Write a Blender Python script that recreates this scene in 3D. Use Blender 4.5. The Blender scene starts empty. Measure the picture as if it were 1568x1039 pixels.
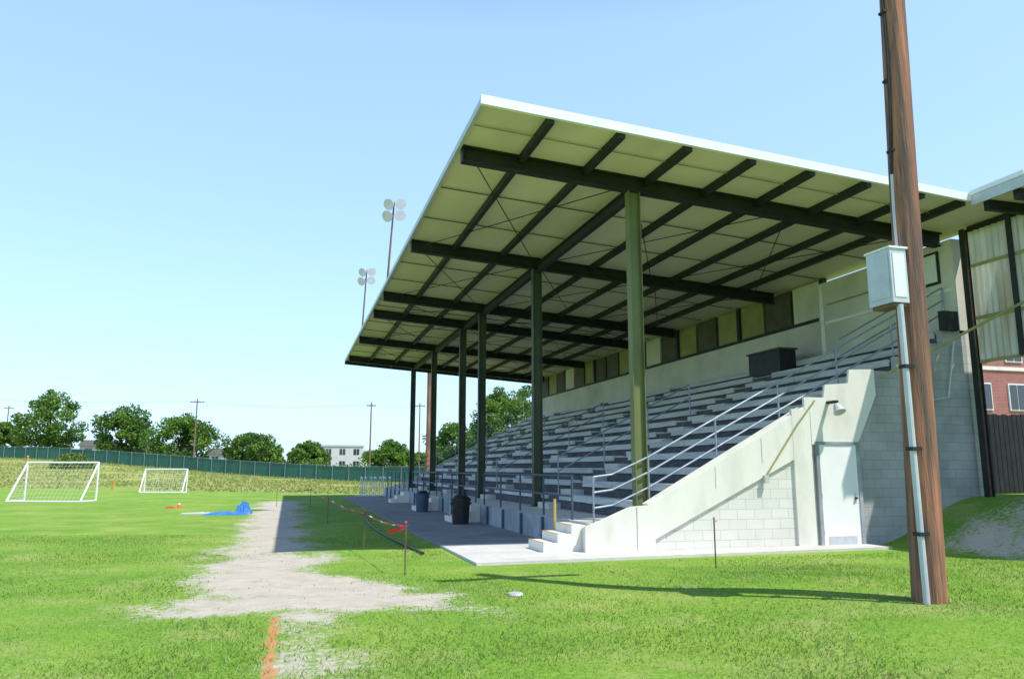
import bpy, math, random
import numpy as np
from mathutils import Vector, noise
R=math.radians
random.seed(7); rng=np.random.default_rng(7)
scene=bpy.context.scene
scene.view_settings.view_transform='Standard'
scene.view_settings.look='None'
scene.view_settings.exposure=0

# ------------------------------------------------------------ materials
def mat(name,c1,c2=None,scale=4.0,rough=0.8,bump=0.0,bscale=40.0,stretch=(1,1,1),metal=0.0,contrast=(0.35,0.65),c3=None,s3=0.5,spec=0.3,trans=0.0,detail=6):
    m=bpy.data.materials.new(name); m.use_nodes=True
    nt=m.node_tree; N=nt.nodes; L=nt.links
    b=N["Principled BSDF"]; b.inputs["Roughness"].default_value=rough
    b.inputs["Metallic"].default_value=metal
    b.inputs["Specular IOR Level"].default_value=spec
    tc=N.new("ShaderNodeTexCoord"); mp=N.new("ShaderNodeMapping"); mp.inputs["Scale"].default_value=stretch
    L.new(tc.outputs["Object"],mp.inputs["Vector"])
    if c2 is None: c2=tuple(v*0.8 for v in c1)
    n=N.new("ShaderNodeTexNoise"); n.inputs["Scale"].default_value=scale; n.inputs["Detail"].default_value=detail; n.inputs["Roughness"].default_value=0.65
    L.new(mp.outputs[0],n.inputs["Vector"])
    r=N.new("ShaderNodeValToRGB"); r.color_ramp.elements[0].position=contrast[0]; r.color_ramp.elements[1].position=contrast[1]
    r.color_ramp.elements[0].color=(*c1,1); r.color_ramp.elements[1].color=(*c2,1)
    L.new(n.outputs["Fac"],r.inputs[0]); out=r.outputs[0]
    if c3:
        n3=N.new("ShaderNodeTexNoise"); n3.inputs["Scale"].default_value=s3; n3.inputs["Detail"].default_value=5
        L.new(mp.outputs[0] if stretch!=(1,1,1) else tc.outputs["Object"],n3.inputs["Vector"])
        r3=N.new("ShaderNodeValToRGB"); r3.color_ramp.elements[0].position=0.5; r3.color_ramp.elements[1].position=0.75
        r3.color_ramp.elements[0].color=(0,0,0,1); r3.color_ramp.elements[1].color=(1,1,1,1)
        L.new(n3.outputs["Fac"],r3.inputs[0])
        mx=N.new("ShaderNodeMixRGB"); L.new(r3.outputs[0],mx.inputs[0]); L.new(out,mx.inputs[1]); mx.inputs[2].default_value=(*c3,1)
        out=mx.outputs[0]
    L.new(out,b.inputs["Base Color"])
    if bump>0:
        nb=N.new("ShaderNodeTexNoise"); nb.inputs["Scale"].default_value=bscale; nb.inputs["Detail"].default_value=4
        L.new(mp.outputs[0],nb.inputs["Vector"])
        bp=N.new("ShaderNodeBump"); bp.inputs["Strength"].default_value=bump; bp.inputs["Distance"].default_value=0.02
        L.new(nb.outputs["Fac"],bp.inputs["Height"]); L.new(bp.outputs[0],b.inputs["Normal"])
    if trans>0:
        t=N.new("ShaderNodeBsdfTranslucent"); L.new(out,t.inputs["Color"])
        ms=N.new("ShaderNodeMixShader"); ms.inputs[0].default_value=trans
        L.new(b.outputs[0],ms.inputs[1]); L.new(t.outputs[0],ms.inputs[2]); L.new(ms.outputs[0],N["Material Output"].inputs[0])
    return m

def block_mat(name,c1,c2,mortar,bw=0.4,rh=0.2,axis='XZ',ms=0.008,dirt=None):
    m=bpy.data.materials.new(name); m.use_nodes=True
    nt=m.node_tree; N=nt.nodes; L=nt.links; b=N["Principled BSDF"]; b.inputs["Roughness"].default_value=0.85
    tc=N.new("ShaderNodeTexCoord"); sp=N.new("ShaderNodeSeparateXYZ"); cb=N.new("ShaderNodeCombineXYZ")
    L.new(tc.outputs["Object"],sp.inputs[0])
    L.new(sp.outputs['X' if axis=='XZ' else 'Y'],cb.inputs[0]); L.new(sp.outputs['Z'],cb.inputs[1])
    br=N.new("ShaderNodeTexBrick"); br.inputs["Scale"].default_value=1; br.inputs["Brick Width"].default_value=bw; br.inputs["Row Height"].default_value=rh
    br.inputs["Mortar Size"].default_value=ms; br.inputs["Color1"].default_value=(*c1,1); br.inputs["Color2"].default_value=(*c2,1); br.inputs["Mortar"].default_value=(*mortar,1)
    L.new(cb.outputs[0],br.inputs["Vector"])
    n=N.new("ShaderNodeTexNoise"); n.inputs["Scale"].default_value=1.3; n.inputs["Detail"].default_value=8; L.new(tc.outputs["Object"],n.inputs["Vector"])
    r=N.new("ShaderNodeValToRGB"); r.color_ramp.elements[0].position=0.4; r.color_ramp.elements[1].position=0.7
    d=dirt or (0.85,0.84,0.81)
    r.color_ramp.elements[0].color=(1,1,1,1); r.color_ramp.elements[1].color=(*d,1)
    L.new(n.outputs["Fac"],r.inputs[0])
    mx=N.new("ShaderNodeMixRGB"); mx.blend_type='MULTIPLY'; mx.inputs[0].default_value=1
    L.new(br.outputs[0],mx.inputs[1]); L.new(r.outputs[0],mx.inputs[2]); L.new(mx.outputs[0],b.inputs["Base Color"])
    bp=N.new("ShaderNodeBump"); bp.inputs["Strength"].default_value=0.4; bp.inputs["Distance"].default_value=0.01; bp.invert=True
    L.new(br.outputs["Fac"],bp.inputs["Height"]); L.new(bp.outputs[0],b.inputs["Normal"])
    return m

M={}
M['conc_white']=mat('painted_concrete',(0.80,0.77,0.69),(0.75,0.72,0.64),1.2,0.85,0.15,30,stretch=(1.3,1.3,0.5),c3=(0.64,0.61,0.53),s3=1.6)
M['conc_slab']=mat('slab_concrete',(0.64,0.62,0.57),(0.54,0.53,0.49),3.0,0.9,0.2,50,c3=(0.48,0.47,0.44),s3=0.7)
M['apron']=mat('shaded_apron_concrete',(0.27,0.27,0.28),(0.21,0.215,0.23),1.2,0.9,0.2,50,c3=(0.17,0.175,0.185),s3=0.7)  # slab concrete with the roof shade darkened into its colour
M['conc_grey']=mat('aged_concrete',(0.42,0.44,0.46),(0.30,0.32,0.34),2.0,0.9,0.2,40,c3=(0.22,0.23,0.25),s3=0.8)
M['blocks']=block_mat('painted_blocks',(0.72,0.70,0.64),(0.67,0.65,0.59),(0.55,0.54,0.49))
M['blocks_shaded']=block_mat('shaded_blocks',(0.46,0.46,0.44),(0.41,0.41,0.395),(0.34,0.34,0.33),dirt=(0.74,0.74,0.73))  # annex shade put into the block colour and dirt tint, right of the door
M['plank']=mat('weathered_plank',(0.66,0.65,0.64),(0.50,0.50,0.50),2.0,0.8,0.2,30,stretch=(6,0.5,6),c3=(0.36,0.36,0.36),s3=0.9)
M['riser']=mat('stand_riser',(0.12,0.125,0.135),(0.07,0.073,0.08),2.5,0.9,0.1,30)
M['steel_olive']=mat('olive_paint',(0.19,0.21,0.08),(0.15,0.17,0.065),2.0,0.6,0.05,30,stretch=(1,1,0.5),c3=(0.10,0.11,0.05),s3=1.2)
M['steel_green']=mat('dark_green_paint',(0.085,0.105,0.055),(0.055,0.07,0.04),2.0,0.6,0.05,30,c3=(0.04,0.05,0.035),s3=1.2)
M['steel_dark']=mat('dark_steel',(0.028,0.033,0.032),(0.018,0.022,0.022),2.0,0.6)
M['rail']=mat('galvanised_rail',(0.35,0.39,0.45),(0.22,0.26,0.32),6,0.45,metal=0.4)
M['rail_blue']=mat('blue_rail',(0.08,0.11,0.17),(0.05,0.075,0.12),6,0.5)
M['white']=mat('white_paint',(0.82,0.82,0.80),(0.74,0.74,0.72),3,0.5)
M['door']=mat('door_paint',(0.88,0.87,0.84),(0.83,0.82,0.79),1.5,0.5)
M['roofwhite']=mat('roof_fascia',(0.88,0.88,0.88),(0.80,0.81,0.82),2,0.45)
M['panel_olive']=mat('olive_panel',(0.36,0.34,0.13),(0.26,0.25,0.10),1.5,0.7)
M['panel_dark']=mat('dark_panel',(0.12,0.115,0.085),(0.07,0.068,0.052),1.5,0.7)
M['cream']=mat('cream_wall',(0.70,0.67,0.57),(0.61,0.59,0.50),1.2,0.8,c3=(0.48,0.47,0.41),s3=0.5)
M['black']=mat('black_plastic',(0.015,0.015,0.018),(0.03,0.03,0.032),5,0.5)
M['glass']=mat('window_glass',(0.03,0.035,0.04),(0.05,0.055,0.06),3,0.1,spec=0.8)
M['bark']=mat('bark',(0.09,0.065,0.045),(0.045,0.033,0.025),6,0.95,0.5,20,stretch=(3,3,0.6))
M['rust']=mat('rusty_steel',(0.22,0.12,0.08),(0.12,0.08,0.06),5,0.8)
M['yellow']=mat('yellow_paint',(0.55,0.38,0.10),(0.45,0.32,0.09),5,0.6)
M['grey']=mat('grey_metal',(0.58,0.60,0.62),(0.48,0.50,0.53),4,0.45,metal=0.1)
M['red']=mat('red_tape',(0.70,0.05,0.05),(0.55,0.04,0.04),5,0.6,trans=0.2)
M['orange']=mat('orange_plastic',(0.8,0.2,0.03),(0.7,0.16,0.02),5,0.5)
M['tarp']=mat('blue_tarp',(0.06,0.24,0.60),(0.04,0.17,0.45),6,0.5,0.4,15)
M['fence']=mat('green_fence_slats',(0.05,0.16,0.12),(0.035,0.12,0.09),0.5,0.7,stretch=(1,1,0.1))
M['brick']=block_mat('red_brick',(0.40,0.13,0.11),(0.33,0.11,0.09),(0.38,0.27,0.24),0.3,0.1,'XZ',0.01)
M['bldg']=mat('pale_siding',(0.62,0.62,0.60),(0.55,0.55,0.53),0.5,0.8)
M['bldg2']=mat('beige_siding',(0.40,0.36,0.30),(0.34,0.31,0.26),0.5,0.8)
M['shingle']=mat('shingles',(0.14,0.13,0.13),(0.09,0.09,0.09),3,0.9)
M['pole']=mat('pole_wood',(0.46,0.20,0.11),(0.15,0.095,0.075),2.2,0.85,0.8,14,stretch=(5,5,0.28),contrast=(0.42,0.60),c3=(0.11,0.08,0.07),s3=0.8)
M['pole_far']=mat('old_pole',(0.24,0.17,0.12),(0.15,0.11,0.08),3,0.9,stretch=(4,4,0.5))
M['roofunder']=mat('roof_deck',(0.80,0.69,0.55),(0.73,0.63,0.50),0.7,0.7,stretch=(1,0.4,1),c3=(0.60,0.53,0.43),s3=0.5)
M['corr']=mat('corrugated_sheet',(0.80,0.76,0.67),(0.58,0.56,0.48),0.8,0.6,stretch=(1,3,0.4),c3=(0.42,0.32,0.17),s3=0.9,trans=0.35)

def leafmat(name,c,tr=0.35):
    return mat(name,c,tuple(v*0.65 for v in c),1.5,0.6,trans=tr)
LEAF=[leafmat('leaf_light',(0.22,0.38,0.06)),leafmat('leaf_mid',(0.14,0.275,0.045)),leafmat('leaf_dark',(0.07,0.155,0.032))]

# ------------------------------------------------------------ mesh builder
class MB:
    def __init__(s): s.v=[];s.f=[];s.m=[];s.mats=[]
    def mi(s,m):
        if isinstance(m,str): m=M[m]
        if m not in s.mats: s.mats.append(m)
        return s.mats.index(m)
    def add(s,vs,fs,m):
        o=len(s.v); s.v+= [tuple(v) for v in vs]; k=s.mi(m)
        for f in fs: s.f.append(tuple(i+o for i in f)); s.m.append(k)
    def box(s,a,b,m):
        x0,y0,z0=a;x1,y1,z1=b
        s.add([(x0,y0,z0),(x1,y0,z0),(x1,y1,z0),(x0,y1,z0),(x0,y0,z1),(x1,y0,z1),(x1,y1,z1),(x0,y1,z1)],
              [(0,3,2,1),(4,5,6,7),(0,1,5,4),(1,2,6,5),(2,3,7,6),(3,0,4,7)],m)
    def beam(s,p0,p1,w,h,m,up=(0,0,1)):
        p0=Vector(p0);p1=Vector(p1);d=(p1-p0).normalized();u=Vector(up)
        r=d.cross(u).normalized();u=r.cross(d).normalized()
        vs=[]
        for p in (p0,p1):
            for sx,sy in ((-1,-1),(1,-1),(1,1),(-1,1)): vs.append(p+r*sx*w/2+u*sy*h/2)
        s.add(vs,[(3,2,1,0),(4,5,6,7),(0,1,5,4),(1,2,6,5),(2,3,7,6),(3,0,4,7)],m)
    def ibeam(s,p0,p1,w,h,m,t=0.03):
        p0=Vector(p0);p1=Vector(p1);U=Vector((0,0,1))
        s.beam(p0+U*(h/2-t/2),p1+U*(h/2-t/2),w,t,m); s.beam(p0-U*(h/2-t/2),p1-U*(h/2-t/2),w,t,m); s.beam(p0,p1,t,h-2*t,m)
    def cyl(s,p0,p1,r0,r1=None,n=8,m='rail',cap=True):
        if r1 is None:r1=r0
        p0=Vector(p0);p1=Vector(p1);d=(p1-p0).normalized()
        a=Vector((0,0,1)) if abs(d.z)<0.9 else Vector((1,0,0))
        u=d.cross(a).normalized();w=d.cross(u)
        vs=[]
        for p,r in((p0,r0),(p1,r1)):
            for i in range(n):
                t=2*math.pi*i/n; vs.append(p+u*math.cos(t)*r+w*math.sin(t)*r)
        fs=[(i,(i+1)%n,n+(i+1)%n,n+i) for i in range(n)]
        if cap: fs+=[tuple(range(n))[::-1],tuple(range(n,2*n))]
        s.add(vs,fs,m)
    def prism(s,poly,y0,y1,m):   # poly in XZ, extruded in Y
        n=len(poly); vs=[(x,y0,z) for x,z in poly]+[(x,y1,z) for x,z in poly]
        s.add(vs,[tuple(range(n)),tuple(range(2*n-1,n-1,-1))]+[((i+1)%n,i,n+i,n+(i+1)%n) for i in range(n)],m)
    def build(s,name,parent=None,smooth=False):
        me=bpy.data.meshes.new(name); me.from_pydata(s.v,[],s.f)
        for m in s.mats: me.materials.append(m)
        me.polygons.foreach_set('material_index',s.m)
        if smooth: me.polygons.foreach_set('use_smooth',[True]*len(s.f))
        me.update(); o=bpy.data.objects.new(name,me); scene.collection.objects.link(o)
        if parent: o.parent=parent
        return o
def empty(name):
    o=bpy.data.objects.new(name,None); scene.collection.objects.link(o); return o
def ss(x,a,b):
    t=min(1,max(0,(x-a)/(b-a))); return t*t*(3-2*t)

# ------------------------------------------------------------ terrain
def fence_s(x,y): return (x-10)*0.614+(y-101)*0.79
def h(x,y):
    z=0.20*ss(x,3.5,6.7)*ss(-y,-12.3,-8.5)
    z=max(z,1.0*ss(x,12.0,15.0)*(1-ss(y,50,80)))
    s=fence_s(x,y)
    if s>-50: z+=3.3*ss(-x,-14,46)*ss(s,-48,-2)
    return z
def fb(x,y,sc,oct=4):
    return noise.fractal(Vector((x*sc,y*sc,3.3)),1.0,2.0,oct)
def dirt(x,y):
    n=fb(x,y,0.7)*0.65+fb(x+9,y,2.2,4)*0.5
    left=-1.35; right=0.75
    right+=1.3*ss(-y,-13.5,-10.5); 
    d=min(x-left,right-x)/0.7
    d=min(d,(y-9.3)/0.5,(42-y)/2)
    d=min(1.1,max(-1.5,d))
    v=d+n
    if y<10.2:
        d2=min((x+0.1)/0.12,(0.75-x)/0.35); d2=min(1,max(-1.5,d2)); v=max(v,d2*0.4-0.05+n*0.9)
    a=min((x-12.2)/0.8,(13.2-y)/0.8,(y-9.6)/1); a=min(0.9,max(-1.5,a)); v=max(v,a+n)
    return max(0,min(1,v*0.42+0.42))
def frange(a,b,s):
    n=int(round((b-a)/s)); return [a+(b-a)*i/n for i in range(n)]
xs=[-1500,-900,-500,-300,-200]+frange(-160,-40,5)+frange(-40,-10,1.5)+frange(-10,-2,0.3)+frange(-2,-0.3,0.1)+frange(-0.3,0.3,0.04)+frange(0.3,3,0.1)+frange(3,16,0.25)+frange(16,40,1.5)+frange(40,160,6)+[160,220,350,600,1000,1500]
ys=[-600,-200,-60,-20,0,3]+frange(5,16,0.12)+frange(16,30,0.25)+frange(30,60,0.8)+frange(60,160,3)+frange(160,240,8)+[240,300,400,600,1000,1700]
V=[];F=[];C=[]
nx=len(xs)
for y in ys:
    for x in xs:
        V.append((x,y,h(x,y)+ (0.02*fb(x,y,0.5,2) if 0<y<40 and -20<x<12 and not (2.9<x<16 and 12.9<y) else 0)))
        s=fence_s(x,y)
        near = (-12<x<16 and 3<y<48)
        dv=dirt(x,y) if near else 0
        rg=ss(s+4*fb(x,y,0.05,2),-44,-36)
        og=0
        if y<9.25 and abs(x+0.07)<0.16:
            og=max(0,min(1,1.25-abs(x+0.07)/0.055+1.0*fb(x,y,3.0,3)))
        C.append((dv,rg,og,1))
for j in range(len(ys)-1):
    for i in range(nx-1):
        a=j*nx+i; F.append((a,a+1,a+nx+1,a+nx))
me=bpy.data.meshes.new('ground'); me.from_pydata(V,[],F)
ca=me.color_attributes.new('mask','FLOAT_COLOR','POINT'); ca.data.foreach_set('color',np.array(C,dtype=np.float32).ravel())
me.polygons.foreach_set('use_smooth',[True]*len(F))
g=bpy.data.objects.new('ground',me); scene.collection.objects.link(g)
gm=bpy.data.materials.new('grass_ground'); gm.use_nodes=True; nt=gm.node_tree;N=nt.nodes;L=nt.links
b=N["Principled BSDF"]; b.inputs["Roughness"].default_value=0.95; b.inputs["Specular IOR Level"].default_value=0.1
tc=N.new("ShaderNodeTexCoord")
def NZ(sc,det=6,ro=0.6):
    n=N.new("ShaderNodeTexNoise"); n.inputs["Scale"].default_value=sc; n.inputs["Detail"].default_value=det; n.inputs["Roughness"].default_value=ro
    L.new(tc.outputs["Object"],n.inputs["Vector"]); return n.outputs["Fac"]
def RP(i,els):
    r=N.new("ShaderNodeValToRGB"); cr=r.color_ramp
    while len(cr.elements)<len(els): cr.elements.new(0.5)
    for e,(p,c) in zip(cr.elements,els): e.position=p; e.color=(*c,1) if len(c)==3 else c
    L.new(i,r.inputs[0]); return r.outputs[0]
def MX(f,a,bb,t='MIX'):
    x=N.new("ShaderNodeMixRGB"); x.blend_type=t
    for k,vv in((0,f),(1,a),(2,bb)):
        if hasattr(vv,'links'): L.new(vv,x.inputs[k])
        elif isinstance(vv,(int,float)): x.inputs[k].default_value=vv
        else: x.inputs[k].default_value=(*vv,1)
    return x.outputs[0]
def MUL(a,k):
    x=N.new("ShaderNodeMath"); x.operation='MULTIPLY'; L.new(a,x.inputs[0]); x.inputs[1].default_value=k; return x.outputs[0]
grass=RP(NZ(0.35,8,0.7),[(0.33,(0.15,0.31,0.04)),(0.5,(0.21,0.38,0.05)),(0.68,(0.31,0.43,0.085))])
fine=RP(NZ(22,5,0.75),[(0.35,(0.68,0.70,0.62)),(0.62,(1.2,1.15,1.15))])
grass=MX(1.0,grass,fine,'MULTIPLY')
patch=RP(NZ(0.8,6,0.7),[(0.50,(0,0,0)),(0.70,(1,1,1))])
grass=MX(MUL(patch,0.6),grass,(0.44,0.43,0.17))
at=N.new("ShaderNodeAttribute"); at.attribute_name='mask'; se=N.new("ShaderNodeSeparateColor"); L.new(at.outputs["Color"],se.inputs[0])
dirtc=RP(NZ(2.2,8,0.75),[(0.3,(0.38,0.32,0.25)),(0.5,(0.53,0.47,0.38)),(0.72,(0.66,0.60,0.50))])
dirtc=MX(0.35,dirtc,RP(NZ(70,3,0.7),[(0.3,(0.24,0.21,0.16)),(0.6,(0.74,0.68,0.59))]))
rough=RP(NZ(0.18,9,0.8),[(0.35,(0.20,0.29,0.06)),(0.5,(0.33,0.36,0.10)),(0.66,(0.46,0.43,0.16))])
col=MX(se.outputs[1],grass,rough)
def noisy(fac,sc,lo,hi,amp=1.3):
    a=N.new("ShaderNodeMath"); a.operation='ADD'; L.new(fac,a.inputs[0]); 
    m2=N.new("ShaderNodeMath"); m2.operation='MULTIPLY_ADD'; L.new(NZ(sc,6,0.8),m2.inputs[0]); m2.inputs[1].default_value=amp; m2.inputs[2].default_value=-amp/2
    L.new(m2.outputs[0],a.inputs[1]); return RP(a.outputs[0],[(lo,(0,0,0)),(hi,(1,1,1))])
col=MX(noisy(se.outputs[0],9,0.45,0.72,1.7),col,dirtc)
col=MX(MUL(noisy(se.outputs[2],30,0.4,0.7),0.8),col,(0.62,0.27,0.12))
L.new(col,b.inputs["Base Color"])
bp=N.new("ShaderNodeBump"); bp.inputs["Strength"].default_value=0.6; bp.inputs["Distance"].default_value=0.03
L.new(NZ(45,4,0.8),bp.inputs["Height"]); L.new(bp.outputs[0],b.inputs["Normal"])
me.materials.append(gm)

# grass blades near camera
def quads_mesh(name,verts,nper,mats,midx,parent=None):
    n=len(verts)//nper
    me=bpy.data.meshes.new(name); me.vertices.add(len(verts)); me.vertices.foreach_set('co',verts.astype(np.float32).ravel())
    me.loops.add(len(verts)); me.loops.foreach_set('vertex_index',np.arange(len(verts),dtype=np.int32))
    me.polygons.add(n); me.polygons.foreach_set('loop_start',np.arange(0,len(verts),nper,dtype=np.int32))
    for m in mats: me.materials.append(m)
    me.polygons.foreach_set('material_index',midx.astype(np.int32))
    me.update(calc_edges=True); me.validate()
    o=bpy.data.objects.new(name,me); scene.collection.objects.link(o)
    if parent:o.parent=parent
    return o
GB=[leafmat('blade_a',(0.20,0.37,0.05),0.35),leafmat('blade_b',(0.28,0.44,0.075),0.35),leafmat('blade_c',(0.44,0.45,0.18),0.35)]
pts=[]
while len(pts)<90000:
    a=5.5+14*random.random()**1.3; t=random.uniform(-0.72,0.72)
    bx=a*t; x=a*0.2756+bx*0.9613; y=a*0.9613-bx*0.2756
    if x>3.0 and y>12.9 and x<12: continue
    if x>14: continue
    dv=dirt(x,y)
    if dv>0.3 and random.random()<min(0.985,(dv-0.3)*2.4): continue
    if y<9.3 and abs(x+0.07)<0.06 and random.random()<0.6: continue
    pts.append((x,y,h(x,y)+0.0))
P=np.array(pts); n=len(P)
ang=rng.uniform(0,2*np.pi,n); hh=rng.uniform(0.012,0.036,n); w=rng.uniform(0.003,0.006,n)*(1+P[:,1:2].ravel()*0.04)
lean=rng.normal(0,0.02,(n,2))
v0=P.copy(); v0[:,0]-=np.cos(ang)*w; v0[:,1]-=np.sin(ang)*w
v1=P.copy(); v1[:,0]+=np.cos(ang)*w; v1[:,1]+=np.sin(ang)*w
v2=P.copy(); v2[:,0]+=lean[:,0]; v2[:,1]+=lean[:,1]; v2[:,2]+=hh
for q in(v0,v1): q[:,2]-=0.005
quads_mesh('lawn_grass',np.stack([v0,v1,v2],1).reshape(-1,3),3,GB,rng.choice(3,n,p=[0.5,0.35,0.15]))
# rough tall grass on the bank
pts=[]
while len(pts)<30000:
    x=random.uniform(-75,30); y=random.uniform(50,140); s=fence_s(x,y)
    if -42<s<-1 and fb(x,y,0.12,2)+0.35*random.random()>-0.1: pts.append((x,y,h(x,y)))
P=np.array(pts); n=len(P); ang=rng.uniform(0,2*np.pi,n); hh=rng.uniform(0.05,0.22,n)+0.25*(rng.random(n)<0.03); w=rng.uniform(0.03,0.11,n)
v0=P.copy(); v0[:,0]-=np.cos(ang)*w; v0[:,1]-=np.sin(ang)*w
v1=P.copy(); v1[:,0]+=np.cos(ang)*w; v1[:,1]+=np.sin(ang)*w
v2=P.copy(); v2[:,:2]+=rng.normal(0,0.1,(n,2)); v2[:,2]+=hh
RG=[leafmat('weed_a',(0.34,0.43,0.10),0.5),leafmat('weed_b',(0.52,0.50,0.19),0.5),leafmat('weed_c',(0.28,0.40,0.08),0.5)]
quads_mesh('tall_grass',np.stack([v0,v1,v2],1).reshape(-1,3),3,RG,rng.choice(3,n,p=[0.4,0.45,0.15]))

# ------------------------------------------------------------ grandstand
GS=empty('grandstand')
YN,YE=14.3,46.4
X0=7.0;RUN=0.67;RISE=0.345;NR=12;DZ=0.55
XB=X0+RUN*NR
def nose(x): return DZ+RISE+(x-X0)*RISE/RUN
aisles=[20.2,26.9,34.0,40.8]
m=MB()
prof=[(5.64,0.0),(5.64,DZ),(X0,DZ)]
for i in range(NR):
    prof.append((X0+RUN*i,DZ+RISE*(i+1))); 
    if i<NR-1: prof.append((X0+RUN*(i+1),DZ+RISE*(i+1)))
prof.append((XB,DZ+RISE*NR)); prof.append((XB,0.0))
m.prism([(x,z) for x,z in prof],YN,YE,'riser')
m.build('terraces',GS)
m=MB()
for i in range(NR):
    z=DZ+RISE*(i+1); x=X0+RUN*i
    segs=[];s0=YN+0.02
    for a in aisles: segs.append((s0,a-0.5)); s0=a+0.5
    segs.append((s0,YE-0.02))
    for (a,b2) in segs:
        y=a
        while y<b2-0.01:
            e=min(b2,y+3.4); dz=random.uniform(-0.006,0.006)
            m.box((x-0.06,y+0.008,z-0.09+dz),(x-0.003,e-0.008,z+0.06+dz),'plank')
            m.box((x,y+0.008,z+0.003),(x+0.30,e-0.008,z+0.058+dz),'plank'); y=e
    for a in aisles:
        m.box((x-0.33,a-0.48,z-RISE+0.002),(x-0.002,a+0.48,z-RISE/2),'conc_slab')
        m.box((x+0.0,a-0.48,z+0.002),(x+0.30,a+0.48,z+0.02),'conc_slab')
m.build('seat_boards',GS)
m=MB()
m.box((5.58,YN,0.0),(5.638,YE,DZ+0.03),'conc_grey')
m.box((5.642,YN,DZ+0.003),(X0-0.003,YE,DZ+0.02),'conc_slab')
y=YN+0.9
while y<YE:
    m.box((5.52,y-0.035,0.06),(5.577,y+0.035,DZ+0.0),'rail_blue'); y+=1.68
m.build('front_wall',GS)
# end walls
m=MB()
prof=[(5.5,-0.1),(5.5,0.50),(5.85,0.62),(6.45,0.86),(6.8,0.88),(10.5,2.86),(10.5,DZ+RISE*6+0.10)]
XS=11.80
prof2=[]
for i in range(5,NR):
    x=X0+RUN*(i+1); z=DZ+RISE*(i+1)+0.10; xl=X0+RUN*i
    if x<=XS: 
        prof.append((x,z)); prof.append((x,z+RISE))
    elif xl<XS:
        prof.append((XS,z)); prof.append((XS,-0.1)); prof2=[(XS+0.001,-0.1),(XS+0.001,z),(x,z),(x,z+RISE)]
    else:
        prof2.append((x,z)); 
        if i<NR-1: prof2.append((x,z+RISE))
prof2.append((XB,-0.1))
m.prism(prof,14.12,14.28,'blocks')
m.prism(prof2,14.12,14.28,'blocks_shaded')
m.prism([(5.48,-0.05),(5.48,0.52),(5.85,0.645),(6.45,0.885),(6.8,0.905),(10.17,2.71),(10.17,1.80),(6.94,0.26),(6.94,-0.05)],14.06,14.125,'conc_white')
m.box((10.172,14.055,-0.05),(10.62,14.124,2.86),'conc_white')
m.prism([(10.622,2.12),(10.622,2.86),(10.502,2.862),(10.502,3.12),(11.0,3.12),(11.05,3.4),(11.65,3.45),(11.7,3.75),(12.35,3.78),(12.35,3.2),(11.78,2.12)],14.058,14.123,'conc_white')
for x in (8.3,9.4): m.box((x,14.052,0.9+ (x-6.8)*0.45-0.35),(x+0.006,14.061,0.9+(x-6.8)*0.535-0.06),'conc_grey')
m.beam((6.8,14.19,0.915),(10.5,14.19,2.895),0.24,0.045,'conc_white')
m.box((6.55,14.05,-0.05),(6.558,14.0595,0.88),'conc_grey')
m.box((10.62,14.05,0.0),(10.626,14.056,2.8),'conc_grey')
m.build('end_wall',GS)
m=MB()
m.box((10.70,14.03,0.0),(10.78,14.12,2.12),'conc_grey'); m.box((11.72,14.03,0.0),(11.80,14.12,2.12),'conc_grey'); m.box((10.70,14.03,2.122),(11.80,14.12,2.18),'conc_grey')
m.box((10.782,14.055,0.02),(11.718,14.118,2.118),'door')
m.cyl((11.62,14.07,1.0),(11.62,14.0,1.0),0.025,n=8,m='steel_dark'); m.box((11.59,14.045,0.9),(11.65,14.054,1.1),'grey')
for z in(0.3,1.05,1.85): m.cyl((10.79,14.045,z-0.05),(10.79,14.045,z+0.05),0.014,n=6,m='grey')
m.box((10.9,14.047,0.03),(11.60,14.054,0.22),'grey')
m.build('door',GS)
m=MB()
m.box((11.05,13.75,2.98),(11.12,14.055,3.04),'steel_dark'); m.cyl((11.08,13.78,2.95),(11.08,13.68,2.78),0.06,0.13,n=12,m='grey')
m.cyl((9.45,14.04,1.45),(10.3,14.04,2.55),0.018,n=6,m='panel_olive'); m.cyl((10.3,14.04,2.55),(10.75,14.04,3.05),0.018,n=6,m='panel_olive')
m.box((9.40,13.98,1.32),(9.50,14.055,1.48),'grey')
m.cyl((13.6,14.02,3.1),(14.3,14.02,3.2),0.02,n=6,m='grey'); m.cyl((14.3,14.02,3.2),(14.6,14.02,4.5),0.02,n=6,m='grey'); m.box((13.45,13.95,2.95),(13.7,14.11,3.25),'steel_dark')
m.box((14.3,13.98,4.75),(14.75,14.11,5.2),'steel_dark')
m.build('wall_fixtures',GS)
m=MB()
m.prism([(5.5,0),(5.5,0.5),(6.8,0.88),(XB,nose(XB)+0.1),(XB,0)],YE+0.01,YE+0.2,'conc_white')
m.build('far_end_wall',GS)
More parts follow.
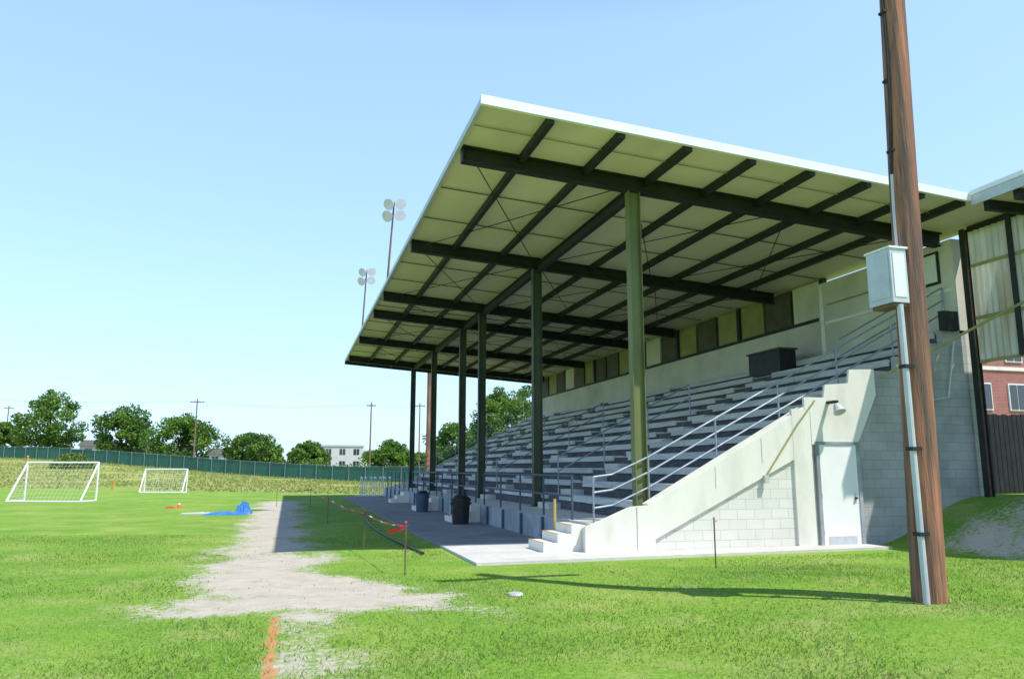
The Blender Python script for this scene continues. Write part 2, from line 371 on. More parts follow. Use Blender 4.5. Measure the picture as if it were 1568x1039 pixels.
# rear wall
m=MB()
ZT=DZ+RISE*NR
def Zr(x): return 8.13-0.07*(x-3.05)
m.box((XB+0.003,14.12,0),(XB+0.25,YE+0.2,ZT),'blocks')
m.box((XB+0.0,19.0,ZT+0.002),(XB+0.2,YE+0.2,5.95),'cream')
m.box((XB-0.15,14.12,ZT+0.002),(XB+0.2,18.998,7.0),'cream')
m.box((XB-0.03,19.0,5.952),(XB+0.24,YE+0.2,6.05),'steel_dark')
y=19.0;k=0
pat=[0,1,2,2,1,2,1,0,1,2,1,1,2,1,0,1,2,1,0]
while y<YE-0.1:
    e=min(YE,y+1.5); t=pat[k%len(pat)]
    mt=['cream','panel_dark','panel_olive'][t]
    if k%3==0: m.box((XB-0.02,y-0.08,6.052),(XB+0.14,y+0.08,7.2),'steel_dark')
    m.box((XB+0.03+0.02*t,y+0.09,6.055),(XB+0.12,e-0.09,7.18),mt); y=e;k+=1
m.box((XB+0.13,19.0,6.05),(XB+0.2,YE,7.2),'panel_dark')
m.box((XB-0.19,14.5,6.0),(XB-0.153,15.2,6.8),'steel_dark'); m.box((XB-0.2,14.56,6.06),(XB-0.192,15.14,6.74),'white')
m.box((XB-0.185,14.2,5.75),(XB-0.152,18.7,5.83),'white')
m.box((XB-0.185,18.75,4.75),(XB-0.152,18.9,6.95),'white')
m.box((XB-0.175,16.6,6.30),(XB-0.152,18.6,6.34),'panel_olive')
m.build('rear_wall',GS)
# roof
RY0,RY1=12.5,47.0;RX0,RX1=3.05,15.4
m=MB()
m.prism([(RX0+0.02,Zr(RX0)-0.06),(RX1,Zr(RX1)-0.06),(RX1,Zr(RX1)-0.01),(RX0+0.02,Zr(RX0)-0.01)],RY0+0.03,RY1-0.03,'roofunder')
m.prism([(RX0,Zr(RX0)-0.006),(RX1,Zr(RX1)-0.006),(RX1,Zr(RX1)+0.03),(RX0,Zr(RX0)+0.03)],RY0+0.03,RY1+0.03,'roofwhite')
m.build('roof_deck',GS)
m=MB()
m.prism([(RX0-0.05,Zr(RX0)-0.13),(13.76,Zr(13.76)-0.13),(13.76,Zr(13.76)+0.045),(RX0-0.05,Zr(RX0)+0.045)],RY0-0.05,RY0+0.028,'roofwhite')
m.box((RX0-0.05,RY0+0.03,Zr(RX0)-0.14),(RX0+0.018,RY1,Zr(RX0)-0.008),'grey')
m.prism([(RX0-0.05,Zr(RX0)-0.3),(RX1,Zr(RX1)-0.3),(RX1,Zr(RX1)-0.008),(RX0-0.05,Zr(RX0)-0.008)],RY1-0.028,RY1+0.03,'steel_dark')
m.build('fascia',GS)
cols=[14.5,21.25,28.0,31.4,38.1,44.9]
m=MB()
for y in cols:
    za=Zr(3.12)-0.235; zb=Zr(14.95)-0.235
    m.ibeam((3.12,y,za),(14.95,y,zb),0.20,0.34,'steel_dark')
    m.box((3.09,y-0.1,za-0.17),(3.12,y+0.1,za+0.17),'steel_dark')
pur=[4.34,5.75,7.15,8.55,9.9,11.25,12.6,13.65]
for x in pur:
    z=Zr(x)-0.13
    m.box((x-0.06,RY0+0.03,z-0.09),(x+0.06,RY1-0.03,z+0.068),'steel_dark')
for a,b2 in zip(cols[:-1],cols[1:]):
    z=Zr(6.85)-0.40
    m.ibeam((6.85,a+0.11,z),(6.85,b2-0.11,z),0.16,0.26,'steel_dark',0.025)
m.build('roof_beams',GS)
m=MB()
for a,b2 in zip(cols[:-1],cols[1:]):
    for xa,xb in((3.3,6.8),(6.9,10.6),(10.7,14.2)):
        for p,q in(((xa,a),(xb,b2)),((xb,a),(xa,b2))):
            m.cyl((p[0],p[1],Zr(p[0])-0.24),(q[0],q[1],Zr(q[0])-0.24),0.013,n=5,m='steel_dark',cap=False)
    for t in(0.34,0.67):
        y=a+(b2-a)*t
        m.cyl((3.1,y,Zr(3.1)-0.10),(14.9,y,Zr(14.9)-0.10),0.015,n=5,m='panel_dark',cap=False)
m.cyl((3.1,13.4,Zr(3.1)-0.10),(13.7,13.4,Zr(13.7)-0.10),0.012,n=5,m='panel_olive',cap=False)
m.build('roof_bracing',GS)
m=MB()
for k,y in enumerate(cols):
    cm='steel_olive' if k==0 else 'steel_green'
    zt=Zr(6.85)-0.40; z0=DZ+0.02
    m.box((6.73,y-0.012,z0),(6.97,y+0.012,zt),cm)
    m.box((6.715,y-0.10,z0),(6.732,y+0.10,zt),cm); m.box((6.968,y-0.10,z0),(6.985,y+0.10,zt),cm)
    m.box((6.66,y-0.16,DZ+0.004+0.015),(7.0-0.004,y+0.16,DZ+0.045),cm)
m.build('columns',GS)
# rails
m=MB()
def rake(y,xa,xb,hs=(0.35,0.65,0.95),r=0.022,mt='rail'):
    for hgt in hs: m.cyl((xa,y,nose(xa)+hgt),(xb,y,nose(xb)+hgt),r,n=7,m=mt)
    k=int((xb-xa)/1.35)
    for i in range(k+1):
        x=xa+(xb-xa)*i/k; m.cyl((x,y,nose(x)-0.3),(x,y,nose(x)+hs[-1]),r,n=7,m=mt)
rake(14.42,7.0,14.8)
for hgt in(0.35,0.65,0.95): 
    m.cyl((5.8,14.42,DZ+hgt-0.05),(6.2,14.42,DZ+hgt),0.022,n=7,m='rail'); m.cyl((6.2,14.42,DZ+hgt),(7.0,14.42,nose(7.0)+hgt),0.022,n=7,m='rail')
m.cyl((5.8,14.42,DZ),(5.8,14.42,DZ+0.92),0.022,n=7,m='rail')
for a in aisles: rake(a+0.55,7.3,11.5,hs=(0.5,0.9),r=0.02)
rake(YE-0.1,7.0,14.8)
for hgt in(0.5,0.9): m.cyl((12.6,15.4,nose(12.6)+hgt),(14.8,15.4,nose(14.8)+hgt),0.022,n=7,m='rail')
m.build('stair_rails',GS)
m=MB()
gaps=[(22.9,24.0),(29.6,30.7),(37,38.1)]
segs=[(15.35,22.9),(24.0,29.6),(30.7,37.0),(38.1,YE)]
for a,b2 in segs:
    k=max(2,int(round((b2-a)/1.7)))
    for i in range(k+1):
        yy=a+(b2-a)*i/k; m.cyl((5.70,yy,DZ),(5.70,yy,DZ+0.92),0.025,n=7,m='rail_blue')
    for hgt in(0.5,0.92): m.cyl((5.70,a,DZ+hgt),(5.70,b2,DZ+hgt),0.024,n=7,m='rail_blue')
m.build('front_rails',GS)
m=MB()
for (a,b2) in[(14.3,15.25)]+gaps:
    for i in range(3):
        m.box((4.72+0.285*i,a,0.0),(5.005+0.285*i-0.002 if i<2 else 5.575,b2,0.16*(i+1)+0.06),'conc_white')
        m.box((4.715+0.285*i,a+0.01,0.16*(i+1)+0.062),(4.76+0.285*i,b2-0.01,0.16*(i+1)+0.068),'yellow')
m.cyl((5.3,15.3,0.05),(5.3,15.3,1.0),0.03,n=8,m='yellow')
m.build('entry_steps',GS)
# apron slab
m=MB()
m.add([(3.12,13.04,0.05),(11.9,13.42,0.05),(11.9,14.11,0.05),(3.12,14.11,0.05),(3.12,13.04,-0.1),(11.9,13.42,-0.1),(11.9,14.11,-0.1),(3.12,14.11,-0.1)],
      [(0,1,2,3),(4,5,1,0),(5,6,2,1),(7,4,0,3)],'conc_slab')
y=14.112
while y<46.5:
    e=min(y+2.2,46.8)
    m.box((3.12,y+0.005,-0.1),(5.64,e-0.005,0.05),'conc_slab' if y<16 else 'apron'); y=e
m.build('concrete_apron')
m=MB(); z=DZ+RISE*11
m.box((13.75,19.4,z+0.06),(14.3,21.0,z+0.75),'black'); m.box((13.7,19.35,z+0.752),(14.35,21.05,z+0.80),'panel_dark')
for yy in(19.5,20.9): m.cyl((13.8,yy,z),(13.8,yy,z+0.06),0.05,n=8,m='grey')
m.build('storage_cabinet')

# annex to the right
AN=empty('covered_annex')
def corr_sheet(m,x,y0,y1,z0,z1,mt,amp=0.02,per=0.16):
    n=int((y1-y0)/per*6); vs=[];fs=[]
    for i in range(n+1):
        y=y0+(y1-y0)*i/n; xo=x+amp*math.sin(2*math.pi*(y-y0)/per)
        vs+=[(xo,y,z0),(xo,y,z1)]
    for i in range(n): fs.append((2*i,2*i+2,2*i+3,2*i+1))
    m.add(vs,fs,mt)
m=MB()
for z0,z1 in((4.0,4.98),(5.02,6.2),(6.24,7.05)): corr_sheet(m,15.02,4.0,13.75,z0,z1,'corr')
m.build('corrugated_wall',AN)
m=MB()
for z in(4.0,5.0,6.22): m.box((14.95,4.0,z-0.035),(14.985,13.7,z+0.035),'panel_olive')
m.box((15.05,4.0,7.0),(15.13,13.8,7.2),'steel_dark')
m.box((14.9,12.55,4.0),(14.94,12.67,7.1),'steel_dark')
for y in(13.85,9.0,4.0):
    zg=h(15.0,y)
    m.box((14.93,y-0.07,zg-0.1),(14.95,y+0.07,7.15),'steel_dark'); m.box((15.07,y-0.07,zg-0.1),(15.09,y+0.07,7.15),'steel_dark'); m.box((14.952,y-0.012,zg-0.1),(15.068,y+0.012,7.15),'rust')
m.cyl((12.5,14.0,3.62),(14.4,12.0,5.0),0.03,n=7,m='panel_olive')
m.build('frame',AN)
m=MB()
m.box((13.80,11.15,7.20),(19.5,12.42,7.26),'roofunder'); m.box((13.80,11.15,7.262),(19.5,12.42,7.42),'roofwhite')
m.box((13.76,11.15,7.14),(13.798,12.44,7.44),'grey')
m.box((13.74,11.15,7.36),(13.758,12.44,7.46),'roofwhite')
m.box((14.72,3.0,7.20),(19.5,11.148,7.26),'roofunder'); m.box((14.72,3.0,7.262),(19.5,11.148,7.42),'roofwhite')
for y in(3.3,5.6,7.9,10.2): m.box((14.8,y-0.06,7.02),(19.3,y+0.06,7.198),'steel_dark')
for y in(11.5,12.2): m.box((13.9,y-0.06,6.98),(19.3,y+0.06,7.198),'steel_dark')
m.box((19.3,4.0,1.0),(19.4,12.4,7.1),'panel_dark')
m.build('annex_roof',AN)

# dark screen fence right
m=MB()
x=15.5
while x<34:
    m.box((x+0.01,15.5,0.9),(x+0.14,15.53,2.98+random.uniform(-0.02,0.02)),'black'); x+=0.15
for z in(1.3,2.6): m.box((15.5,15.535,z-0.04),(34,15.6,z+0.04),'black')
m.box((15.35,15.42,0.9),(15.49,15.6,3.05),'yellow')
m.build('screen_fence')
BB=empty('brick_building')
m=MB(); m.box((38,42,0.5),(75,62,12),'brick'); m.box((37.8,41.8,12.002),(75.2,62.2,12.4),'conc_white'); m.build('walls',BB)
m=MB()
for fz in(2.2,5.6,9.0):
    x=39
    while x<74:
        m.box((x,41.9,fz),(x+1.5,41.995,fz+1.9),'white')
        m.box((x+0.1,41.86,fz+0.1),(x+0.7,41.897,fz+1.8),'glass'); m.box((x+0.8,41.86,fz+0.1),(x+1.4,41.897,fz+1.8),'glass')
        x+=3.0
    m.box((37.9,41.9,fz-0.6),(75.05,41.993,fz-0.35),'conc_white')
    y=43
    while y<61:
        m.box((37.9,y,fz),(37.995,y+1.5,fz+1.9),'white'); m.box((37.86,y+0.1,fz+0.1),(37.897,y+1.4,fz+1.8),'glass'); y+=3
m.build('windows',BB)

# ------------------------------------------------------------ utility pole (right)
UP=empty('utility_pole')
bx,by=6.70,7.07; bz=h(bx,by)
def pc(z): t=(z-bz); return Vector((bx+0.03*t,by+0.0*t,z))
m=MB(); n=20; rings=60; H=10.2; vs=[];fs=[]
for j in range(rings+1):
    z=bz-0.1+H*j/rings; c=pc(z); r=0.178-0.05*j/rings
    for i in range(n):
        t=2*math.pi*i/n; rr=r*(1+0.035*noise.noise(Vector((math.cos(t)*2.2,math.sin(t)*2.2,z*0.5)))+0.02*noise.noise(Vector((math.cos(t)*6,math.sin(t)*6,z*1.0))))
        vs.append((c.x+math.cos(t)*rr,c.y+math.sin(t)*rr,z))
for j in range(rings):
    for i in range(n): fs.append((j*n+i,j*n+(i+1)%n,(j+1)*n+(i+1)%n,(j+1)*n+i))
fs.append(tuple(range(rings*n,rings*n+n)))
m.add(vs,fs,'pole'); m.build('wood_pole',UP,smooth=True)
m=MB()
m.box((6.40,6.90,3.44),(6.62,7.27,4.06),'grey')
m.box((6.385,6.885,4.062),(6.64,7.285,4.085),'white'); m.box((6.392,6.93,3.50),(6.398,7.24,4.0),'grey')
m.box((6.43,6.893,3.5),(6.59,6.898,4.0),'white')
m.box((6.42,6.92,3.40),(6.60,7.25,3.438),'rust')
m.box((6.622,7.0,3.55),(6.66,7.12,3.95),'steel_dark')
m.build('meter_box',UP)
m=MB()
m.cyl((6.51,6.93,3.42),(6.53,6.93,bz-0.05),0.035,n=10,m='grey')
for z in(0.9,1.8,2.7): m.box((6.47,6.88,z),(6.60,6.98,z+0.04),'steel_dark')
pr=None
for j in range(14):
    z=4.08+ j*0.47; q=pc(z)+Vector((-0.165+0.002*j,-0.02+0.02*math.sin(j),0))
    if pr is None: pr=Vector((6.52,7.0,4.08))
    m.cyl(pr,q,0.018,n=6,m='grey' if j<3 else 'black'); pr=q
for z in(5.3,6.2,7.1): m.box((pc(z).x-0.175,pc(z).y-0.05,z),(pc(z).x-0.13,pc(z).y+0.05,z+0.03),'steel_dark')
m.box((5.9,7.0,9.4),(8.1,7.12,9.52),'pole_far')
for x in(6.0,6.5,7.6,8.0): m.cyl((x,7.06,9.52),(x,7.06,9.68),0.04,0.03,n=8,m='grey')
m.build('conduit',UP)

# ------------------------------------------------------------ floodlight masts
def floodlight(name,x,y,z0,hh,lx,s=1.0):
    m=MB(); t=Vector((x+lx,y,z0+hh)); m.cyl((x,y,z0),t,0.045,0.03,n=8,m='rust')
    for (sx,dz) in((-0.12,-0.02),(0.2,0.05),(-0.16,-0.48),(0.18,-0.40)):
        c=t+Vector((0,0,dz-0.1)); p=c+Vector((sx*s,-0.05,0.02)); d=Vector((-0.55 if sx<0 else 0.1,-0.65,-0.45)).normalized()
        m.beam(c,p,0.04,0.04,'grey')
        m.cyl(p-d*0.12,p+d*0.02,0.06,0.09,n=12,m='grey'); m.cyl(p+d*0.02,p+d*0.2,0.09,0.22,n=14,m='white',cap=False); m.cyl(p+d*0.18,p+d*0.19,0.21,0.21,n=14,m='grey')
    return m.build(name)
floodlight('floodlight_mast',3.2,28.0,8.0,3.55,0.2)
floodlight('floodlight_mast',3.2,38.1,8.0,3.45,0.15)

# ------------------------------------------------------------ soccer goals
def goal(name,x,y,w,hh,ang,depth):
    m=MB(); ca,sa=math.cos(ang),math.sin(ang)
    def T(a,b,z): return (x+a*ca-b*sa,y+a*sa+b*ca,z+h(x,y)+0.04)
    r=0.05
    F0,F1,F2,F3=T(0,0,0),T(w,0,0),T(w,0,hh),T(0,0,hh)
    B0,B1=T(0,-depth,0),T(w,-depth,0)
    for p,q in((F0,F3),(F1,F2),(F3,F2),(F0,B0),(F1,B1),(B0,B1),(F3,B0),(F2,B1)): m.cyl(p,q,r,n=8,m='white')
    nr=0.004; k=18
    def lerp(p,q,t): return tuple(p[i]+(q[i]-p[i])*t for i in range(3))
    for i in range(1,k): m.cyl(lerp(F3,F2,i/k),lerp(B0,B1,i/k),nr,n=3,m='white',cap=False)
    for j in range(1,10): m.cyl(lerp(F3,B0,j/10),lerp(F2,B1,j/10),nr,n=3,m='white',cap=False)
    for P,Q,S in((F3,B0,F0),(F2,B1,F1)):
        for j in range(1,8): m.cyl(lerp(P,Q,j/8),lerp(P,S,j/8),nr,n=3,m='white',cap=False)
    return m.build(name)
def G(a,b): return (a*0.2756+b*0.9613, a*0.9613-b*0.2756)
ax,ay=G(40,-24.8); goal('soccer_goal',ax,ay,3.75,1.9,R(-19),1.3)
ax,ay=G(54,-25.3); goal('soccer_goal',ax,ay,2.9,1.55,R(-16),0.7)

# ------------------------------------------------------------ green fence
m=MB(); P=[(-130,210),(-44,143),(9.6,101.3),(26,88),(60,60),(110,30)]
for (xa,ya),(xb,yb) in zip(P[:-1],P[1:]):
    Ld=math.hypot(xb-xa,yb-ya); k=int(Ld/2.5)
    for i in range(k):
        t0,t1=i/k,(i+1)/k; a=(xa+(xb-xa)*t0,ya+(yb-ya)*t0); b2=(xa+(xb-xa)*t1,ya+(yb-ya)*t1)
        z0,z1=h(*a),h(*b2); o=random.uniform(-0.04,0.04)
        m.add([(a[0],a[1],z0-0.2),(b2[0],b2[1],z1-0.2),(b2[0],b2[1],z1+1.85+o),(a[0],a[1],z0+1.85+o)],[(0,1,2,3)],'fence')
        m.cyl((a[0]-0.05,a[1]-0.06,z0-0.2),(a[0]-0.05,a[1]-0.06,z0+1.98),0.045,n=6,m='rail')
        m.cyl((a[0],a[1]-0.05,z0+1.93),(b2[0],b2[1]-0.05,z1+1.93),0.025,n=5,m='rail',cap=False)
m.build('green_fence')

# ------------------------------------------------------------ trees
def tree(name,x,y,hh,w,seed,leaf=0.42,ncl=60,per=190,base=0.12,z0=None):
    rs=np.random.default_rng(seed); rd=random.Random(seed)
    if z0 is None: z0=h(x,y)
    E=empty(name); m=MB()
    th=hh*0.45; pr=Vector((x,y,z0-0.3)); r=0.022*hh+0.06
    for j in range(5):
        q=Vector((x+rd.uniform(-.1,.1)*j*0.5,y+rd.uniform(-.1,.1)*j*0.5,z0+th*(j+1)/5)); m.cyl(pr,q,r,r*0.85,n=9,m='bark',cap=False); pr=q; r*=0.85
    cl=[]
    for i in range(ncl):
        while True:
            v=rs.uniform(-1,1,3)
            l=np.linalg.norm(v)
            if 0.2<l<1: break
        v=v/l*(l**0.6)
        sc=1.0-0.35*max(0,v[2])
        c=np.array([x+v[0]*w*0.5*0.85*sc*rs.uniform(.8,1.2),y+v[1]*w*0.5*0.82*sc,z0+hh*(base+(1-base)*0.5)+v[2]*hh*(1-base)*0.5*0.88*rs.uniform(.82,1.12)])
        cl.append(c)
    for i in range(9):
        c=Vector(cl[i*ncl//9]); s=Vector((x,y,z0+th*rd.uniform(0.5,1.0))); mid=(s+c)/2+Vector((0,0,-0.2)); m.cyl(s,mid,0.012*hh,0.008*hh,n=6,m='bark',cap=False); m.cyl(mid,c,0.008*hh,0.003*hh,n=6,m='bark',cap=False)
    m.build('trunk',E)
    al=[];mi=[]
    for c in cl:
        k=int(per*rs.uniform(0.6,1.3)); cr=w*rs.uniform(0.08,0.16)
        p=rs.normal(0,1,(k,3)); p/= np.linalg.norm(p,axis=1)[:,None]; p*=(rs.uniform(0.25,1.12,k)**0.6)[:,None]*cr; p[:,2]*=0.75
        ctr=c+p; u=rs.normal(0,1,(k,3)); u/=np.linalg.norm(u,axis=1)[:,None]; t=rs.normal(0,1,(k,3)); v=np.cross(u,t); v/=np.linalg.norm(v,axis=1)[:,None]
        s=leaf*rs.uniform(0.5,1.1,k)[:,None]*0.5
        q=np.stack([ctr-u*s,ctr+v*s*0.7,ctr+u*s,ctr-v*s*0.7],1); al.append(q.reshape(-1,3))
        base_m=rs.choice(3,p=[0.45,0.40,0.15]); mm=np.where(rs.random(k)<0.7,base_m,rs.integers(0,3,k)); mi.append(mm)
    quads_mesh('foliage',np.concatenate(al),4,LEAF,np.concatenate(mi),E)
    return E
def px(xp,a): return G(a,(xp-784)*a/1190.0)
specs=[(75,150,13.6,13.0,1,'oak_tree'),(4,158,7.8,8.5,2,'oak_tree'),(186,152,11.6,11.6,3,'maple_tree'),(280,148,9.8,14.0,4,'maple_tree'),(387,150,7.7,12.0,5,'maple_tree'),
       (474,152,6.6,8.4,6,'maple_tree'),(596,140,6.6,9.0,7,'maple_tree'),(696,108,8.2,8.5,8,'maple_tree'),(768,90,11.9,8.5,9,'maple_tree'),(800,95,11.5,8.5,12,'maple_tree'),(650,150,5.0,8,10,'maple_tree'),(735,105,7.5,7,13,'maple_tree')]
for xp,a,hh,w,sd,nm in specs:
    X,Y=px(xp,a); tree(nm,X,Y,hh,w,sd,leaf=0.0040*a,base=0.05)
tree('maple_tree',-90,120,11,10,21); tree('maple_tree',60,95,11,10,22)
al=[];mi=[]
for k in range(200):
    xp=random.uniform(-300,760); a=random.uniform(165,200); X,Y=px(xp,a)
    c=np.array([X,Y,h(X,Y)+random.uniform(0.0,2.2)]); n=60; p=rng.normal(0,1,(n,3))*np.array([1.8,1.8,0.7]); ctr=c+p
    u=rng.normal(0,1,(n,3)); u/=np.linalg.norm(u,axis=1)[:,None]; t=rng.normal(0,1,(n,3)); v=np.cross(u,t); v/=np.linalg.norm(v,axis=1)[:,None]; s=0.4
    al.append(np.stack([ctr-u*s,ctr+v*s*.6,ctr+u*s,ctr-v*s*.6],1).reshape(-1,3)); mi.append(rng.integers(0,3,n))
quads_mesh('distant_hedge',np.concatenate(al),4,LEAF,np.concatenate(mi))
def shrub(name,x,y,w,hh):
    k=1200; p=rng.normal(0,1,(k,3)); p/=np.linalg.norm(p,axis=1)[:,None]; p*=(rng.uniform(0.4,1,k)**.5)[:,None]; p[:,2]=abs(p[:,2]); ctr=np.array([x,y,h(x,y)])+p*np.array([w/2,w/2,hh])
    u=rng.normal(0,1,(k,3)); u/=np.linalg.norm(u,axis=1)[:,None]; t=rng.normal(0,1,(k,3)); v=np.cross(u,t); v/=np.linalg.norm(v,axis=1)[:,None]; s=0.06*w**0.7
    quads_mesh(name,np.stack([ctr-u*s,ctr+v*s*.6,ctr+u*s,ctr-v*s*.6],1).reshape(-1,3),4,[RG[0],LEAF[2],LEAF[1]],rng.integers(0,3,k))
X,Y=px(115,95); shrub('shrub',X,Y,5,1.8)
shrub('shrub',14.4,10.2,1.3,0.7)

# ------------------------------------------------------------ distant buildings
def house(name,xp,a,w,d,hh,roofh,wall,flat=False):
    X,Y=px(xp,a); z=h(X,Y)-0.2; E=empty(name); m=MB(); m.box((X-w/2,Y,z),(X+w/2,Y+d,z+hh),wall)
    if flat: m.box((X-w/2-0.2,Y-0.2,z+hh+0.002),(X+w/2+0.2,Y+d+0.2,z+hh+0.35),'grey')
    m.build('walls',E)
    if not flat:
        m=MB(); o=0.4
        m.add([(X-w/2-o,Y-o,z+hh),(X+w/2+o,Y-o,z+hh),(X+w/2+o,Y+d+o,z+hh),(X-w/2-o,Y+d+o,z+hh),(X-w/2-o,Y+d/2,z+hh+roofh),(X+w/2+o,Y+d/2,z+hh+roofh)],[(0,1,5,4),(2,3,4,5),(3,0,4),(1,2,5),(3,2,1,0)],'shingle'); m.build('roof',E)
    m=MB(); k=int(w/2.4); rows=2 if hh>4.5 else 1
    for r in range(rows):
        for i in range(k):
            x=X-w/2+w*(i+0.5)/k; zz=z+hh-1.9-2.8*r
            m.box((x-0.65,Y-0.05,zz),(x+0.65,Y-0.003,zz+1.35),'glass'); m.box((x-0.03,Y-0.08,zz),(x+0.03,Y-0.052,zz+1.35),'white')
    m.build('windows',E)
house('office_building',525,180,9.5,9,7.0,0,'bldg',True)
house('office_building',556,186,5,8,6.0,0,'bldg',True)
house('house',150,170,7,7,3.6,1.4,'bldg')
house('house',232,172,6,7,3.4,1.3,'bldg2')
house('house',342,172,6,7,3.6,1.4,'bldg')
house('house',-70,170,9,7,4.2,1.6,'bldg2')

# ------------------------------------------------------------ distant poles + wires
tops=[]
def dpole(xp,a,ytop,r=0.14,arm=1.1):
    X,Y=px(xp,a); z=h(X,Y); c=(718-ytop)*a/1180*1.0; zt=1.6+c
    m=MB(); m.cyl((X,Y,z-0.2),(X,Y,zt),r,r*0.7,n=8,m='pole_far')
    m.box((X-arm,Y-0.06,zt-0.6),(X+arm,Y+0.06,zt-0.45),'pole_far')
    for s in(-0.9,-0.3,0.3,0.9): m.cyl((X+s*arm,Y,zt-0.45),(X+s*arm,Y,zt-0.25),0.05,n=6,m='grey')
    m.build('power_pole'); tops.append(Vector((X,Y,zt-0.3)))
dpole(-160,135,600); dpole(298,130,612); dpole(567,120,617,arm=0.7); dpole(642,135,618,arm=0.9)
dpole(8,160,622,arm=0.9)
m=MB()
def wire(p,q,sag):
    pr=p
    for i in range(1,13):
        t=i/12; c=p.lerp(q,t)-Vector((0,0,4*sag*t*(1-t))); m.cyl(pr,c,0.008,n=4,m='black',cap=False); pr=c
for off in(-0.9,0.9):
    o=Vector((off,0,0)); wire(tops[0]+o,tops[1]+o,0.8); wire(tops[1]+o,tops[2]+o*0.7,0.7); wire(tops[2]+o*0.7,tops[3]+o,0.5)
m.build('power_lines')
X,Y=px(656,60); m=MB(); m.cyl((X,Y,-0.1),(X,Y,11),0.21,0.16,n=12,m='pole'); m.box((X-0.9,Y-0.08,10.2),(X+0.9,Y-0.0,10.35),'pole_far')
m.build('wooden_pole')

# ------------------------------------------------------------ small things
def bin_(name,x,y,mt,s=1.0):
    m=MB(); z=0.05
    m.cyl((x,y,z),(x,y,z+0.72*s),0.25*s,0.30*s,n=20,m=mt); m.cyl((x,y,z+0.72*s),(x,y,z+0.78*s),0.325*s,0.325*s,n=20,m=mt)
    m.cyl((x,y,z+0.781*s),(x,y,z+0.90*s),0.31*s,0.16*s,n=20,m='black')
    for t in(0.2,0.45): m.cyl((x,y,z+t*s),(x,y,z+t*s+0.03),(0.25+0.07*t+0.012)*s,n=20,m=mt)
    for a in(0,math.pi): m.box((x+0.31*s*math.cos(a)-0.02,y-0.08,z+0.60*s),(x+0.31*s*math.cos(a)+0.02,y+0.08,z+0.66*s),mt)
    m.build(name)
bin_('trash_can',4.85,22.3,'black',0.92); bin_('trash_can',4.85,29.0,'rail_blue',0.85)
def stake(name,x,y,hh=0.78):
    m=MB(); z=h(x,y); m.cyl((x,y,z-0.1),(x,y,z+hh),0.012,n=6,m='rust'); m.cyl((x,y,z+hh),(x,y,z+hh+0.025),0.018,n=6,m='orange')
    m.cyl((x,y,z+hh-0.06),(x+0.05,y,z+hh-0.03),0.006,n=5,m='rust'); m.build(name); return Vector((x,y,z+hh-0.04))
s1=stake('stake',1.8,12.25); s2=stake('stake',1.52,16.0); s3=stake('stake',1.2,24.0); s4=stake('stake',1.0,35.0); stake('stake',6.73,11.5)
s5=stake('stake',-0.4,35.5)
m=MB()
for p,q,wd in((s1,s2,0.025),(s2,s3,0.03),(s3,s4,0.04),(s4,s5,0.04)):
    k=14; prv=None
    for i in range(k+1):
        t=i/k; c=p.lerp(q,t)-Vector((0,0,0.25*t*(1-t)+0.008*math.sin(i*2.1))); tw=math.sin(i*1.3)*0.9
        d=Vector((math.sin(tw)*wd/2,0,math.cos(tw)*wd/2)); cur=(c-d,c+d)
        if prv: m.add([prv[0],cur[0],cur[1],prv[1]],[(0,1,2,3)],'red' if i%4 else 'white')
        prv=cur
m.add([(1.8,12.25,0.74),(1.50,12.3,0.66),(1.56,12.35,0.61),(1.8,12.25,0.69)],[(0,1,2,3)],'red')
m.build('barrier_tape')
def blob(m,x,y,w,d,hh,mt,seed,res=26):
    vs=[];fs=[]
    for j in range(res+1):
        for i in range(res+1):
            u=i/res*2-1;v=j/res*2-1; r=max(abs(u),abs(v)); 
            X=x+u*w/2*(1+0.15*noise.noise(Vector((u*2,v*2,seed)))); Y=y+v*d/2*(1+0.2*noise.noise(Vector((v*2,u*2,seed+5))))
            z=hh*max(0,1-r**2)*(0.55+0.9*abs(noise.noise(Vector((u*2.6,v*2.6,seed+1)))))+0.012*(1-r)+hh*0.25*noise.noise(Vector((u*6,v*6,seed)))*max(0,1-r**4)
            vs.append((X,Y,h(x,y)+max(0.012*(1 if r<1 else -1),z)))
    for j in range(res):
        for i in range(res): a=j*(res+1)+i; fs.append((a,a+1,a+res+2,a+res+1))
    m.add(vs,fs,mt)
m=MB(); blob(m,-1.5,30.6,0.6,0.8,0.45,'tarp',1); blob(m,-2.1,30.2,1.5,1.1,0.10,'tarp',2); blob(m,-3.1,31.2,1.2,0.7,0.04,'grey',3); m.build('blue_tarp',smooth=False)
X,Y=px(281,33); m=MB(); m.box((X-0.12,Y-0.12,0.0),(X+0.12,Y+0.12,0.02),'orange'); m.cyl((X,Y,0.02),(X,Y,0.15),0.085,0.06,n=14,m='orange'); m.cyl((X,Y,0.15),(X,Y,0.20),0.06,0.045,n=14,m='white'); m.cyl((X,Y,0.20),(X,Y,0.28),0.045,0.02,n=14,m='orange'); m.build('traffic_cone')
m=MB(); blob(m,X-0.35,Y,0.5,0.4,0.08,'red',7,12); m.build('training_bibs')
X,Y=px(178,60); m=MB(); m.cyl((X,Y,0),(X,Y,0.7),0.06,0.04,n=10,m='orange'); m.cyl((X,Y,0),(X,Y,0.05),0.2,n=12,m='black'); m.cyl((X,Y,0.7),(X,Y,0.76),0.04,n=10,m='orange'); m.build('marker_post')
X,Y=px(45,100); m=MB(); m.cyl((X,Y,h(X,Y)),(X,Y,h(X,Y)+1.0),0.15,0.10,n=10,m='yellow'); m.cyl((X,Y,h(X,Y)+1.0),(X,Y,h(X,Y)+1.15),0.17,0.05,n=10,m='yellow'); m.build('hydrant_marker')
m=MB()
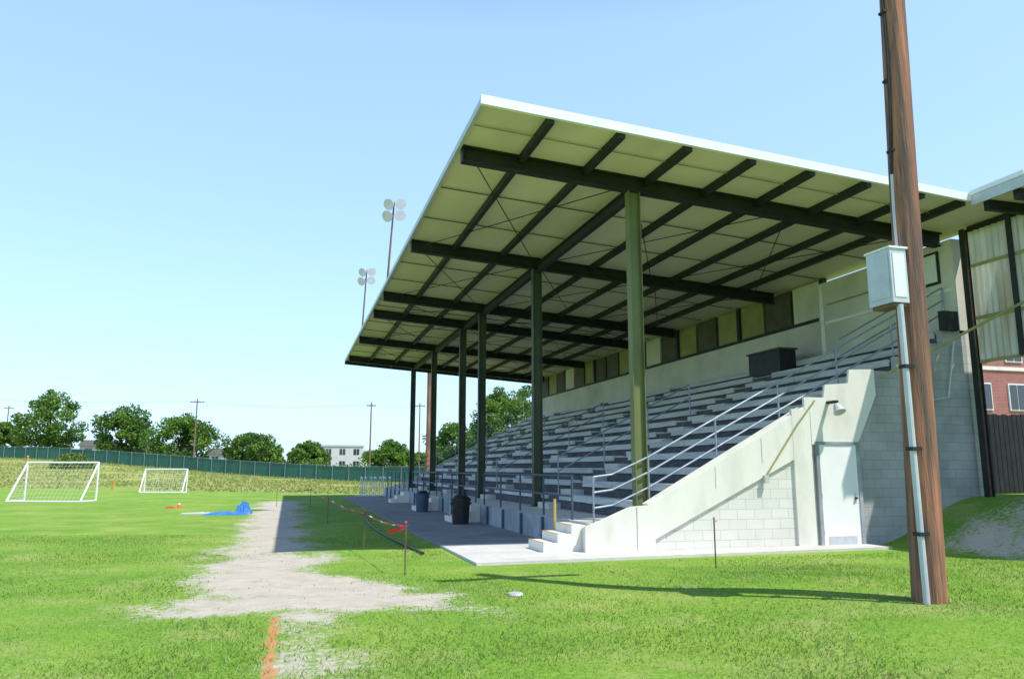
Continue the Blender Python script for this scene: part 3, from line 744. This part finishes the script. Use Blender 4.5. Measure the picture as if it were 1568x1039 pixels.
for k in range(7):
    x=4.3+0.28*k; y=47.8+0.35*(k%2)
    for s in(-0.55,0.55):
        m.cyl((x,y+s,0.02),(x,y+s,1.1),0.03,n=6,m='white'); m.cyl((x-0.35,y+s,0.04),(x+0.1,y+s,0.04),0.03,n=6,m='white')
    m.box((x-0.02,y-0.6,1.05),(x+0.02,y+0.6,1.16),'white')
    m.cyl((x,y-0.55,0.55),(x,y+0.55,0.55),0.02,n=6,m='white')
m.build('track_hurdles')
m=MB(); pr=Vector((2.55,15.0,0.03))
for i in range(1,20):
    c=Vector((2.55-0.25*math.sin(i*0.22),15.0+i*0.8,0.03)); m.cyl(pr,c,0.025,n=7,m='black'); pr=c
m.build('drain_hose')
m=MB(); m.cyl((2.9,9.95,0.0),(2.9,9.95,0.03),0.10,0.09,n=20,m='conc_slab'); m.cyl((2.9,9.95,0.031),(2.9,9.95,0.036),0.07,n=20,m='grey'); m.build('valve_cover')

# ------------------------------------------------------------ light, sky, camera
d=Vector((-0.395,0.47,-1.0)).normalized()
sl=bpy.data.lights.new('sun','SUN'); sl.energy=5.0; sl.angle=R(0.53); sl.color=(1.0,0.96,0.89)
so=bpy.data.objects.new('sun',sl); scene.collection.objects.link(so); so.rotation_euler=d.to_track_quat('-Z','Y').to_euler()
w=bpy.data.worlds.new("World"); scene.world=w; w.use_nodes=True; nt=w.node_tree
bg=nt.nodes["Background"]; sk=nt.nodes.new("ShaderNodeTexSky"); sk.sky_type='NISHITA'; sk.sun_disc=False
sk.sun_elevation=R(58.5); sk.sun_rotation=R(140.0); sk.air_density=1.0; sk.dust_density=1.0; sk.ozone_density=1.0
gam=nt.nodes.new("ShaderNodeGamma"); gam.inputs[1].default_value=0.46
mul=nt.nodes.new("ShaderNodeMixRGB"); mul.blend_type='MULTIPLY'; mul.inputs[0].default_value=1.0; mul.inputs[2].default_value=(2.75,3.6,4.75,1)
wtc=nt.nodes.new("ShaderNodeTexCoord"); wsp=nt.nodes.new("ShaderNodeSeparateXYZ"); wr=nt.nodes.new("ShaderNodeValToRGB")
nt.links.new(wtc.outputs["Generated"],wsp.inputs[0]); nt.links.new(wsp.outputs[2],wr.inputs[0])
wr.color_ramp.elements[0].position=0.52; wr.color_ramp.elements[0].color=(1,1,1,1)
wr.color_ramp.elements[1].position=0.80; wr.color_ramp.elements[1].color=(0.16,0.22,0.32,1)
m2=nt.nodes.new("ShaderNodeMixRGB"); m2.blend_type='MULTIPLY'; m2.inputs[0].default_value=1.0
nt.links.new(sk.outputs[0],gam.inputs[0]); nt.links.new(gam.outputs[0],mul.inputs[1]); nt.links.new(mul.outputs[0],m2.inputs[1]); nt.links.new(wr.outputs[0],m2.inputs[2]); nt.links.new(m2.outputs[0],bg.inputs[0]); bg.inputs[1].default_value=0.15
cd=bpy.data.cameras.new('camera'); cd.sensor_width=36; cd.lens=27.1; cd.clip_end=6000; cd.clip_start=0.1
co=bpy.data.objects.new('camera',cd); scene.collection.objects.link(co); co.location=(0,0,1.6); co.rotation_euler=(R(90+9.55),0,R(-16.0))
scene.camera=co
